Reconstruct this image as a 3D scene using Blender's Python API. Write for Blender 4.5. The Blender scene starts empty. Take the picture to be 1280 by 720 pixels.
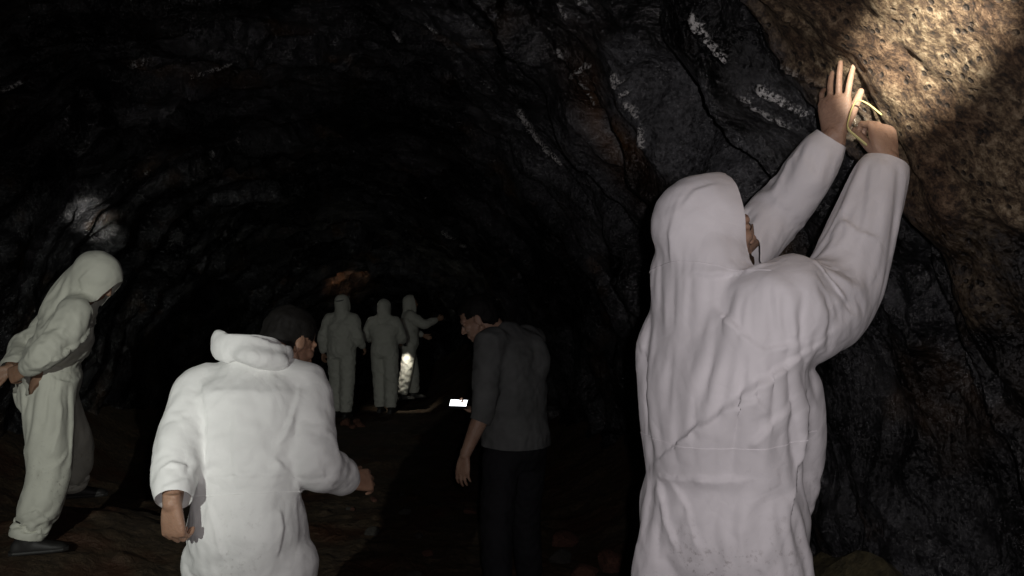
import bpy, bmesh, math, random
import numpy as np
from mathutils import Vector, Matrix, Quaternion

random.seed(7)
SC = bpy.context.scene
COL = SC.collection
R = math.radians

# ------------------------------------------------------------------ camera
CAM_POS = Vector((0.0, 0.0, 1.5))
PITCH = R(1.72)
cam_d = bpy.data.cameras.new("camera")
cam = bpy.data.objects.new("camera", cam_d)
COL.objects.link(cam)
cam.location = CAM_POS
cam.rotation_euler = (R(90) + PITCH, 0, 0)
cam_d.sensor_width = 36.0
cam_d.lens = 28.1
cam_d.clip_start = 0.05
cam_d.clip_end = 200
SC.camera = cam

# ------------------------------------------------------------------ world (the tunnel is closed, no daylight gets in)
world = bpy.data.worlds.new("World")
SC.world = world
world.use_nodes = True
wn = world.node_tree
sky = wn.nodes.new("ShaderNodeTexSky")
sky.sky_type = 'NISHITA'
sky.sun_disc = False
sky.sun_elevation = R(-3)
sky.sun_rotation = R(180)
wn.links.new(sky.outputs[0], wn.nodes["Background"].inputs[0])
wn.nodes["Background"].inputs[1].default_value = 0.05

SC.view_settings.view_transform = 'Standard'
SC.view_settings.look = 'None'
SC.view_settings.exposure = 0
SC.view_settings.gamma = 1
SC.view_settings.use_curve_mapping = False
SC.cycles.max_bounces = 5
SC.cycles.sample_clamp_indirect = 3.0
SC.cycles.use_denoising = True


def P(px, py, d):
    """a point of the place, from its bearing and its distance ahead of the camera"""
    u = (px - 640) / 1000.0
    v = (360 - py) / 1000.0
    F = Vector((0, math.cos(PITCH), math.sin(PITCH)))
    U = Vector((0, -math.sin(PITCH), math.cos(PITCH)))
    return CAM_POS + (F + Vector((1, 0, 0)) * u + U * v) * d


# ------------------------------------------------------------------ lamps carried by people out of view
def spot(name, loc, target, watts, size, blend, col, radius=0.012):
    l = bpy.data.lights.new(name, 'SPOT')
    l.energy = watts
    l.spot_size = R(size)
    l.spot_blend = blend
    l.color = col
    l.shadow_soft_size = radius
    o = bpy.data.objects.new(name, l)
    COL.objects.link(o)
    o.location = loc
    o.rotation_euler = (Vector(target) - Vector(loc)).to_track_quat('-Z', 'Y').to_euler()
    return o


# the phone light of the photographer, and head torches of companions behind
spot("phone_flash", (0.05, -0.04, 1.53), P(760, 330, 3), 66, 150, 1.0, (1.0, 0.93, 0.95), 0.010)
spot("head_torch_left", (-1.05, -0.70, 1.78), P(150, 540, 3.8), 330, 42, 1.0, (0.97, 1.0, 0.93), 0.015)
spot("head_torch_right", (0.28, -0.05, 1.95), P(1150, 62, 1.84), 1600, 10.0, 1.0, (1.0, 0.93, 0.80), 0.015)
spot("head_torch_rear", (-0.30, -1.20, 1.75), P(104, 269, 6.0), 4500, 2.6, 1.0, (1.0, 0.95, 0.88), 0.015)


# ------------------------------------------------------------------ numpy noise
def _hash(ix, iy, iz, seed):
    h = (ix.astype(np.int64) * 374761393 + iy.astype(np.int64) * 668265263 + iz.astype(np.int64) * 2147483647 + seed * 1274126177)
    h = (h ^ (h >> 13)) * 1274126177
    h = h & 0xffffffff
    h = (h ^ (h >> 16)) * 2246822519
    h = h & 0xffffffff
    return ((h ^ (h >> 15)) & 0xffffff) / float(0xffffff)


def vnoise(p, seed=0):
    f = np.floor(p)
    i = f.astype(np.int64)
    t = p - f
    t = t * t * t * (t * (t * 6 - 15) + 10)
    x, y, z = i[:, 0], i[:, 1], i[:, 2]
    tx, ty, tz = t[:, 0], t[:, 1], t[:, 2]
    def c(a, b, d): return _hash(x + a, y + b, z + d, seed)
    x00 = c(0, 0, 0) * (1 - tx) + c(1, 0, 0) * tx
    x10 = c(0, 1, 0) * (1 - tx) + c(1, 1, 0) * tx
    x01 = c(0, 0, 1) * (1 - tx) + c(1, 0, 1) * tx
    x11 = c(0, 1, 1) * (1 - tx) + c(1, 1, 1) * tx
    y0 = x00 * (1 - ty) + x10 * ty
    y1 = x01 * (1 - ty) + x11 * ty
    return (y0 * (1 - tz) + y1 * tz) * 2 - 1


def fbm(p, octv=4, seed=0, gain=0.5, ridged=False):
    a, s, tot = 1.0, np.zeros(len(p)), 0
    q = p.copy()
    for k in range(octv):
        n = vnoise(q, seed + k * 17)
        if ridged:
            n = 1 - 2 * np.abs(n)
        s += n * a
        tot += a
        a *= gain
        q = q * 2.03 + 11.3
    return s / tot


def facets(p, size, seed, tilt, dome=.45):
    """broken rock: hollows with planes of their own that meet in sharp ridges"""
    q = p / size
    i0 = np.floor(q).astype(np.int64)
    h = np.full(len(p), -1e9)
    for dx in (-1, 0, 1):
        for dy in (-1, 0, 1):
            for dz in (-1, 0, 1):
                a, b, c = i0[:, 0] + dx, i0[:, 1] + dy, i0[:, 2] + dz
                rel = np.stack([q[:, 0] - a - _hash(a, b, c, seed), q[:, 1] - b - _hash(a, b, c, seed + 1), q[:, 2] - c - _hash(a, b, c, seed + 2)], 1)
                t = np.stack([_hash(a, b, c, seed + 3), _hash(a, b, c, seed + 4), _hash(a, b, c, seed + 5)], 1) - 0.5
                h = np.maximum(h, (rel * t).sum(1) * 2 * tilt - dome * (rel * rel).sum(1))
    return -h * size


# ------------------------------------------------------------------ materials
def mat(name):
    m = bpy.data.materials.new(name)
    m.use_nodes = True
    nt = m.node_tree
    b = nt.nodes["Principled BSDF"]
    return m, nt, b


def N(nt, kind, **kw):
    n = nt.nodes.new(kind)
    for k, v in kw.items():
        setattr(n, k, v)
    return n


def coords(nt, scale=1.0, which='Object'):
    tc = N(nt, "ShaderNodeTexCoord")
    mp = N(nt, "ShaderNodeMapping")
    nt.links.new(tc.outputs[which], mp.inputs[0])
    s = scale if isinstance(scale, tuple) else (scale,) * 3
    mp.inputs['Scale'].default_value = s
    return mp.outputs[0]


def noise(nt, vec, scale, detail=4, rough=0.55):
    n = N(nt, "ShaderNodeTexNoise")
    n.inputs['Scale'].default_value = scale
    n.inputs['Detail'].default_value = detail
    n.inputs['Roughness'].default_value = rough
    nt.links.new(vec, n.inputs['Vector'])
    return n.outputs['Fac']


def ramp(nt, fac, stops):
    r = N(nt, "ShaderNodeValToRGB")
    els = r.color_ramp.elements
    while len(els) < len(stops):
        els.new(0.5)
    for e, (pos, col) in zip(els, stops):
        e.position = pos
        e.color = (col[0], col[1], col[2], 1) if not isinstance(col, (int, float)) else (col, col, col, 1)
    nt.links.new(fac, r.inputs[0])
    return r.outputs[0]


def mix(nt, fac, a, b, blend='MIX'):
    m = N(nt, "ShaderNodeMix", data_type='RGBA', blend_type=blend)
    for sock, val in ((m.inputs[0], fac), (m.inputs[6], a), (m.inputs[7], b)):
        if isinstance(val, (int, float)):
            sock.default_value = val
        elif isinstance(val, tuple):
            sock.default_value = (*val, 1)
        else:
            nt.links.new(val, sock)
    return m.outputs[2]


def math_n(nt, op, a, b=0.0, c=None):
    m = N(nt, "ShaderNodeMath", operation=op)
    for sock, val in zip(m.inputs, (a, b, c)):
        if val is None:
            continue
        if isinstance(val, (int, float)):
            sock.default_value = val
        else:
            nt.links.new(val, sock)
    return m.outputs[0]


def bump(nt, height, strength, dist, prev=None):
    b = N(nt, "ShaderNodeBump")
    b.inputs['Strength'].default_value = strength
    b.inputs['Distance'].default_value = dist
    nt.links.new(height, b.inputs['Height'])
    if prev is not None:
        nt.links.new(prev, b.inputs['Normal'])
    return b.outputs[0]


def make_cave_material():
    m, nt, b = mat("wet_cave_rock")
    v = coords(nt)
    mid = noise(nt, v, 9, 6, 0.65)
    dark = ramp(nt, mid, [(0.34, (0.003, 0.003, 0.0034)), (0.52, (0.016, 0.0165, 0.018)), (0.75, (0.055, 0.055, 0.058))])
    rust = ramp(nt, mid, [(0.3, (0.008, 0.005, 0.003)), (0.7, (0.05, 0.028, 0.013))])
    rusty = ramp(nt, noise(nt, v, 2.4, 4), [(0.56, 0), (0.66, 1)])
    dark = mix(nt, rusty, dark, rust)
    rp = N(nt, "ShaderNodeAttribute", attribute_name="rust")
    dark = mix(nt, math_n(nt, 'MULTIPLY', rp.outputs['Fac'], .9), dark, mix(nt, mid, (0.03, 0.014, 0.006), (0.17, 0.085, 0.035)))
    dark = mix(nt, 1.0, dark, ramp(nt, noise(nt, v, 1.1, 3), [(0.42, 0.16), (0.62, 1.9)]), 'MULTIPLY')
    gb = N(nt, "ShaderNodeAttribute", attribute_name="grey_bed")
    dark = mix(nt, gb.outputs['Fac'], dark, ramp(nt, noise(nt, v, 30, 5, .75), [(.35, (.022, .022, .024)), (.62, (.10, .102, .108))]))
    cr = N(nt, "ShaderNodeAttribute", attribute_name="painted_glint")
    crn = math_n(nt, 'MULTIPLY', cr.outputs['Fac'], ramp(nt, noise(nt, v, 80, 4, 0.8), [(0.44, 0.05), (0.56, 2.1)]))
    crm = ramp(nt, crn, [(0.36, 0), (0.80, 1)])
    dark = mix(nt, crm, dark, (0.70, 0.69, 0.66))  # wet glints on the ledges, painted into the base colour as pale streaks
    # tan gritty conglomerate in the overhang beside the explorer (stored per vertex as where that bed crops out)
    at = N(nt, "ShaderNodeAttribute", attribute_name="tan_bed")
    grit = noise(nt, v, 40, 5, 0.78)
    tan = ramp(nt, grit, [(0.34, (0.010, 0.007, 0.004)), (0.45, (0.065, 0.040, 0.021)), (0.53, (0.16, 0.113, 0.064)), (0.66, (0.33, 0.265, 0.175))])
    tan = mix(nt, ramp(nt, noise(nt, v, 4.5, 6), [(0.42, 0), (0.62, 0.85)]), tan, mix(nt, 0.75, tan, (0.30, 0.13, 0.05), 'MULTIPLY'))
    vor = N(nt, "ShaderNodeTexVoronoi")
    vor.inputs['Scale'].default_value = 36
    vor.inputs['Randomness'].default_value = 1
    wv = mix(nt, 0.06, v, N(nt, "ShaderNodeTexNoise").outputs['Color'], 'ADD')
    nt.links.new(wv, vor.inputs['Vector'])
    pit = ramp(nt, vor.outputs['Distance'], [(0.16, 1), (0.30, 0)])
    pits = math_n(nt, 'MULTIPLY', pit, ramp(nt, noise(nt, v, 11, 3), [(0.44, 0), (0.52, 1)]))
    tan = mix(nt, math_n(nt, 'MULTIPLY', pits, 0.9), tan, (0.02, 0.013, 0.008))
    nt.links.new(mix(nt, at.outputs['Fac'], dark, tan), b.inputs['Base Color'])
    wet = ramp(nt, noise(nt, v, 3.2, 4, 0.6), [(0.38, 0.42), (0.58, 0.17)])
    seep = N(nt, "ShaderNodeAttribute", attribute_name="seep")
    wet = mix(nt, seep.outputs['Fac'], wet, (0.16, 0.16, 0.16))
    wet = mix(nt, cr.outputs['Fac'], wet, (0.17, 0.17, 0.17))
    rgh = mix(nt, at.outputs['Fac'], wet, (0.8, 0.8, 0.8))
    nt.links.new(rgh, b.inputs['Roughness'])
    # relief: blocks, grit, glittering crystal facets
    str_v = coords(nt, (3.0, 9.0, 3.0))
    streak = noise(nt, str_v, 4, 5, 0.6)
    soft = math_n(nt, 'SUBTRACT', 1.0, math_n(nt, 'MULTIPLY', at.outputs['Fac'], 0.8))
    film = math_n(nt, 'MULTIPLY', soft, math_n(nt, 'SUBTRACT', 1.0, math_n(nt, 'MULTIPLY', seep.outputs['Fac'], 0.6)))
    n1 = bump(nt, math_n(nt, 'MULTIPLY', streak, soft), 0.7, 0.035)
    n2 = bump(nt, math_n(nt, 'MULTIPLY', mid, soft), 0.7, 0.016, n1)
    n3 = bump(nt, math_n(nt, 'MULTIPLY', grit, math_n(nt, 'ADD', math_n(nt, 'MULTIPLY', film, .7), math_n(nt, 'MULTIPLY', at.outputs['Fac'], .8))), 1.0, 0.012, n2)
    def chips(scale, dist, prev):
        vo = N(nt, "ShaderNodeTexVoronoi")
        vo.inputs['Scale'].default_value = scale
        nt.links.new(v, vo.inputs['Vector'])
        rel = N(nt, "ShaderNodeVectorMath", operation='SUBTRACT')
        nt.links.new(v, rel.inputs[0]); nt.links.new(vo.outputs['Position'], rel.inputs[1])
        tl = N(nt, "ShaderNodeVectorMath", operation='SUBTRACT')
        nt.links.new(vo.outputs['Color'], tl.inputs[0]); tl.inputs[1].default_value = (.5, .5, .5)
        dt = N(nt, "ShaderNodeVectorMath", operation='DOT_PRODUCT')
        nt.links.new(rel.outputs[0], dt.inputs[0]); nt.links.new(tl.outputs[0], dt.inputs[1])
        return bump(nt, math_n(nt, 'MULTIPLY', dt.outputs['Value'], film), 1.0, dist, prev)
    n4 = chips(85, 0.8, n3)
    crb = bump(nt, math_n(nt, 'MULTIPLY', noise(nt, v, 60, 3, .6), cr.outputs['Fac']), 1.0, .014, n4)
    cw = ramp(nt, noise(nt, v, 2.2, 3), [(0.48, 0), (0.60, 1)])
    cw = math_n(nt, 'MULTIPLY', cw, math_n(nt, 'SUBTRACT', 1.0, at.outputs['Fac']))
    nt.links.new(cw, b.inputs['Coat Weight'])
    b.inputs['Coat Roughness'].default_value = 0.17
    b.inputs['Coat IOR'].default_value = 1.6
    nt.links.new(bump(nt, noise(nt, v, 34, 3, .6), 1.0, .020, bump(nt, streak, 1.0, .07)), b.inputs['Coat Normal'])
    inv = math_n(nt, 'SUBTRACT', 1.0, pits)
    n5 = bump(nt, inv, 0.9, 0.010, crb)
    nt.links.new(n5, b.inputs['Normal'])
    b.inputs['Specular IOR Level'].default_value = 0.5
    return m


def make_ground_material():
    m, nt, b = mat("trampled_cave_mud")
    v = coords(nt)
    a = noise(nt, v, 2.0, 6)
    c = noise(nt, v, 22, 8, 0.7)
    base = ramp(nt, c, [(0.3, (0.024, 0.016, 0.009)), (0.7, (0.115, 0.078, 0.044))])
    red = mix(nt, ramp(nt, a, [(0.5, 0), (0.62, 0.7)]), base, (0.075, 0.032, 0.019))
    nt.links.new(red, b.inputs['Base Color'])
    nt.links.new(ramp(nt, a, [(0.35, 0.9), (0.65, 0.45)]), b.inputs['Roughness'])
    n1 = bump(nt, a, 0.6, 0.06)
    n2 = bump(nt, c, 0.9, 0.03, n1)
    nt.links.new(n2, b.inputs['Normal'])
    return m


def make_stone_material(name, lo, hi):
    m, nt, b = mat(name)
    v = coords(nt)
    c = noise(nt, v, 9, 8, 0.7)
    nt.links.new(ramp(nt, c, [(0.3, lo), (0.7, hi)]), b.inputs['Base Color'])
    b.inputs['Roughness'].default_value = 0.7
    nt.links.new(bump(nt, c, 0.8, 0.03), b.inputs['Normal'])
    return m


def make_suit_material(name, tint, dirt=0.35, dirt_z=0.5):
    """thin white non-woven fabric, a little soiled"""
    m, nt, b = mat(name)
    v = coords(nt)
    n1 = noise(nt, v, 6, 5)
    n2 = noise(nt, v, 60, 6, 0.7)
    col = mix(nt, ramp(nt, n1, [(0.35, 0), (0.75, 0.5)]), tint, tuple(c * 0.74 for c in tint))
    speck = ramp(nt, n2, [(0.54, 0), (0.66, 1)])
    sep = N(nt, "ShaderNodeSeparateXYZ")
    nt.links.new(v, sep.inputs[0])
    low = N(nt, "ShaderNodeMapRange")
    nt.links.new(sep.outputs[2], low.inputs[0])
    low.inputs[1].default_value = dirt_z + 0.45
    low.inputs[2].default_value = dirt_z - 0.25
    patch = ramp(nt, noise(nt, v, 3.7, 4), [(0.50, 0), (0.62, 1)])
    d = math_n(nt, 'MULTIPLY', math_n(nt, 'MULTIPLY', speck, patch), low.outputs[0])
    col = mix(nt, math_n(nt, 'MULTIPLY', d, dirt), col, (0.10, 0.07, 0.05))
    nt.links.new(col, b.inputs['Base Color'])
    b.inputs['Roughness'].default_value = 0.72
    b.inputs['Specular IOR Level'].default_value = 0.3
    b.inputs['Sheen Weight'].default_value = 0.08
    wn_ = N(nt, "ShaderNodeTexNoise")
    wn_.inputs['Scale'].default_value = 4
    wn_.inputs['Detail'].default_value = 3
    nt.links.new(v, wn_.inputs['Vector'])
    wv = mix(nt, 0.22, v, wn_.outputs['Color'], 'ADD')
    k1 = None
    for sc, st, ds in ((6.5, .14, .05), (15, .10, .022)):
        vo = N(nt, "ShaderNodeTexVoronoi", feature='DISTANCE_TO_EDGE')
        vo.inputs['Scale'].default_value = sc
        nt.links.new(wv, vo.inputs['Vector'])
        k1 = bump(nt, math_n(nt, 'MINIMUM', vo.outputs['Distance'], 0.16), st, ds, k1)
    nt.links.new(bump(nt, noise(nt, v, 260, 2), 0.25, 0.001, k1), b.inputs['Normal'])
    return m


def make_cloth_material(name, col, rough=0.9, scale=300):
    m, nt, b = mat(name)
    v = coords(nt)
    n1 = noise(nt, v, 8, 6)
    nt.links.new(mix(nt, ramp(nt, n1, [(0.3, 0), (0.7, 1)]), tuple(c * 0.75 for c in col), tuple(c * 1.15 for c in col)), b.inputs['Base Color'])
    b.inputs['Roughness'].default_value = rough
    b.inputs['Specular IOR Level'].default_value = 0.25
    k = bump(nt, n1, 0.3, 0.02)
    nt.links.new(bump(nt, noise(nt, v, scale, 2), 0.5, 0.002, k), b.inputs['Normal'])
    return m


def make_skin_material(name, col):
    m, nt, b = mat(name)
    v = coords(nt)
    n1 = noise(nt, v, 14, 5)
    nt.links.new(mix(nt, ramp(nt, n1, [(0.3, 0), (0.7, 1)]), tuple(c * f for c, f in zip(col, (0.85, 0.78, 0.75))), tuple(c * 1.1 for c in col)), b.inputs['Base Color'])
    b.inputs['Roughness'].default_value = 0.5
    b.inputs['Subsurface Weight'].default_value = 0.08
    b.inputs['Subsurface Radius'].default_value = (0.01, 0.004, 0.002)
    b.inputs['Subsurface Scale'].default_value = 0.5
    nt.links.new(bump(nt, noise(nt, v, 220, 3), 0.3, 0.0012, bump(nt, noise(nt, v, 55, 4, .65), 0.5, .006)), b.inputs['Normal'])
    return m


def make_plain_material(name, col, rough=0.6, emit=None, strength=0.0):
    m, nt, b = mat(name)
    v = coords(nt)
    n1 = noise(nt, v, 30, 4)
    nt.links.new(mix(nt, n1, tuple(c * 0.85 for c in col), tuple(min(1, c * 1.12) for c in col)), b.inputs['Base Color'])
    b.inputs['Roughness'].default_value = rough
    if emit:
        b.inputs['Emission Color'].default_value = (*emit, 1)
        b.inputs['Emission Strength'].default_value = strength
    return m


M_CAVE = make_cave_material()
M_GROUND = make_ground_material()
M_STONE = make_stone_material("grey_rubble_stone", (0.02, 0.019, 0.016), (0.11, 0.10, 0.085))
M_STONE2 = make_stone_material("reddish_rubble_stone", (0.05, 0.02, 0.014), (0.26, 0.12, 0.08))
M_MOSS = make_stone_material("olive_stained_stone", (0.02, 0.018, 0.008), (0.12, 0.10, 0.045))
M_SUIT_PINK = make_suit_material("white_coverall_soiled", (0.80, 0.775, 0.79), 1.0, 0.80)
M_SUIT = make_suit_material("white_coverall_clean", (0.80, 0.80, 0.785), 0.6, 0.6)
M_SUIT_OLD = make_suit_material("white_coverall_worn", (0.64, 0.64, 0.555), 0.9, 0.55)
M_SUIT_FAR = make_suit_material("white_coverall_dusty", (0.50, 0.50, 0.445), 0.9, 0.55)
M_SKIN = make_skin_material("skin_light", (0.38, 0.245, 0.175))
M_SKIN2 = make_skin_material("skin_tan", (0.33, 0.20, 0.135))
M_HAIR = make_cloth_material("black_hair", (0.008, 0.007, 0.006), 0.75, 180)
M_BEARD = make_cloth_material("brown_beard", (0.06, 0.035, 0.02), 0.6, 180)
M_SWEATER = make_cloth_material("charcoal_sweater", (0.140, 0.146, 0.142), 0.95, 240)
M_TROUSER = make_cloth_material("black_trousers", (0.018, 0.018, 0.021), 0.85, 300)
M_SHOE = make_plain_material("black_rubber_boot", (0.02, 0.019, 0.018), 0.6)
M_STRAP = make_plain_material("grey_lamp_strap", (0.12, 0.12, 0.12), 0.8)
M_LENS = make_plain_material("lit_lamp_lens", (0.9, 0.9, 0.9), 0.3, (1, 0.98, 0.92), 30)
M_SCREEN = make_plain_material("lit_phone_screen", (0.9, 0.9, 0.9), 0.3, (0.93, 0.97, 1.0), 3)
M_PHONE = make_plain_material("black_phone_case", (0.02, 0.02, 0.022), 0.35)
M_TAPE = make_plain_material("pale_yellow_strip", (0.80, 0.72, 0.30), 0.45)
M_WHITE = make_plain_material("white_print", (0.75, 0.75, 0.75), 0.7)
M_EYE = make_plain_material("dark_eye", (0.05, 0.035, 0.03), 0.2)


# ------------------------------------------------------------------ object helpers
def link(name, me, material, parent=None):
    o = bpy.data.objects.new(name, me)
    COL.objects.link(o)
    if material is not None:
        me.materials.clear()
        me.materials.append(material)
    if parent is not None:
        o.parent = parent
        o.matrix_parent_inverse = parent.matrix_world.inverted()
    return o


def tag(o, label=None, cat=None, group=None, kind=None):
    if label: o['label'] = label
    if cat: o['category'] = cat
    if group: o['group'] = group
    if kind: o['kind'] = kind
    return o


def empty(name, loc):
    o = bpy.data.objects.new(name, None)
    COL.objects.link(o)
    o.location = loc
    o.empty_display_size = 0.1
    o.matrix_world = Matrix.Translation(loc)
    return o


def smooth_shade(me):
    me.polygons.foreach_set('use_smooth', [True] * len(me.polygons))


def get_co(me):
    a = np.empty(len(me.vertices) * 3, dtype=np.float64)
    me.vertices.foreach_get('co', a)
    return a.reshape(-1, 3)


def set_co(me, a):
    me.vertices.foreach_set('co', np.ascontiguousarray(a, dtype=np.float64).ravel())
    me.update()


def get_no(me):
    a = np.empty(len(me.vertices) * 3, dtype=np.float32)
    me.vertex_normals.foreach_get('vector', a)
    return a.reshape(-1, 3).astype(np.float64)


def V(*a):
    return Vector(a)


def sstep(a, b, x):
    t = np.clip((x - a) / (b - a), 0, 1)
    return t * t * (3 - 2 * t)


# ------------------------------------------------------------------ ground
def ground_z(x, y):
    x = np.asarray(x, dtype=float)
    y = np.asarray(y, dtype=float)
    z = np.full(np.broadcast(x, y).shape, -0.06)
    def hump(cx, cy, rx, ry, h):
        return h * np.exp(-(((x - cx) / rx) ** 2 + ((y - cy) / ry) ** 2))
    z = z + hump(-1.0, 2.4, 0.9, 1.1, -0.10)
    z = z + hump(-2.9, 4.1, 1.1, 1.0, 0.26) + hump(-2.7, 5.1, 0.7, 0.5, 0.22)
    z = z + hump(0.75, 1.9, 0.55, 0.9, 0.20)
    z = z + hump(-0.8, 8.0, 2.5, 2.0, 0.05)
    z = z + 0.40 * np.clip((x - (1.25 - 0.25 * (y - 2))) / 0.8, 0, 2) ** 1.5
    z = z + 0.35 * np.clip((-3.3 - x) / 0.8, 0, 2) ** 1.5
    return z


def grid_mesh(name, X, Y, Z):
    n, m = X.shape
    me = bpy.data.meshes.new(name)
    me.vertices.add(n * m)
    set_co(me, np.stack([X.ravel(), Y.ravel(), Z.ravel()], 1))
    idx = np.arange(n * m).reshape(n, m)
    q = np.stack([idx[:-1, :-1], idx[:-1, 1:], idx[1:, 1:], idx[1:, :-1]], -1).reshape(-1, 4)
    k = len(q)
    me.loops.add(k * 4)
    me.loops.foreach_set('vertex_index', q.ravel().astype(np.int32))
    me.polygons.add(k)
    me.polygons.foreach_set('loop_start', np.arange(0, k * 4, 4, dtype=np.int32))
    me.polygons.foreach_set('use_smooth', np.ones(k, dtype=bool))
    me.update(calc_edges=True)
    return me


def build_ground():
    xs = np.linspace(-7, 5, 300)
    ys = np.concatenate([np.linspace(-6, 1.5, 60, endpoint=False), np.linspace(1.5, 7, 220, endpoint=False), np.linspace(7, 20, 160)])
    X, Y = np.meshgrid(xs, ys)
    Z = ground_z(X, Y)
    p = np.stack([X.ravel(), Y.ravel(), np.zeros(X.size)], 1)
    d = fbm(p * 1.6, 4, 3) * 0.05 + np.maximum(fbm(p * 6.0, 4, 9), 0.0) * 0.06 + fbm(p * 22, 2, 5) * 0.008
    Z = Z + d.reshape(Z.shape)
    me = grid_mesh("ground", X, Y, Z)
    o = link("ground", me, M_GROUND)
    tag(o, "dark brown trampled mud floor of the cave", kind='structure')
    return o


# ------------------------------------------------------------------ the tunnel rock
def interp(y, pts):
    a = np.array(pts)
    return np.interp(y, a[:, 0], a[:, 1])


# wet glints painted as pale rock colour: bearings along each streak, width, strength
PAINTED_GLINTS = [([(650, 138), (668, 165), (702, 203)], 7, 1.0), ([(768, 92), (786, 125), (800, 150), (804, 180)], 8, 1.0),
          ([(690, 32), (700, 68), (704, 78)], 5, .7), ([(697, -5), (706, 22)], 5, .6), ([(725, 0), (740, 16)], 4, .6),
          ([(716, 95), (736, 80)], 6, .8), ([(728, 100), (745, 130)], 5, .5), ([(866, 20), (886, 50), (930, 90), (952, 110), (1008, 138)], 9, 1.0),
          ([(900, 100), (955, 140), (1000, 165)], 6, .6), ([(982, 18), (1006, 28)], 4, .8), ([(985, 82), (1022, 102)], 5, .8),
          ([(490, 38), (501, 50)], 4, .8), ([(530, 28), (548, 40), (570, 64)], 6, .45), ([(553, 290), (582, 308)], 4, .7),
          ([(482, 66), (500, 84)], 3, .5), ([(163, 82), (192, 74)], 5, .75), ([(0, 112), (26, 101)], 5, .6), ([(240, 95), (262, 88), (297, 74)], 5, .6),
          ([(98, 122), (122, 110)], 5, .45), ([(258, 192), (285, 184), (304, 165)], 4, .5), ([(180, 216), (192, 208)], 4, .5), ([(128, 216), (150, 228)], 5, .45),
          ([(600, 100), (615, 112)], 4, .35), ([(640, 300), (655, 312)], 4, .35), ([(534, 245), (548, 252)], 3, .5), ([(590, 232), (600, 240)], 3, .5)]


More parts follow.
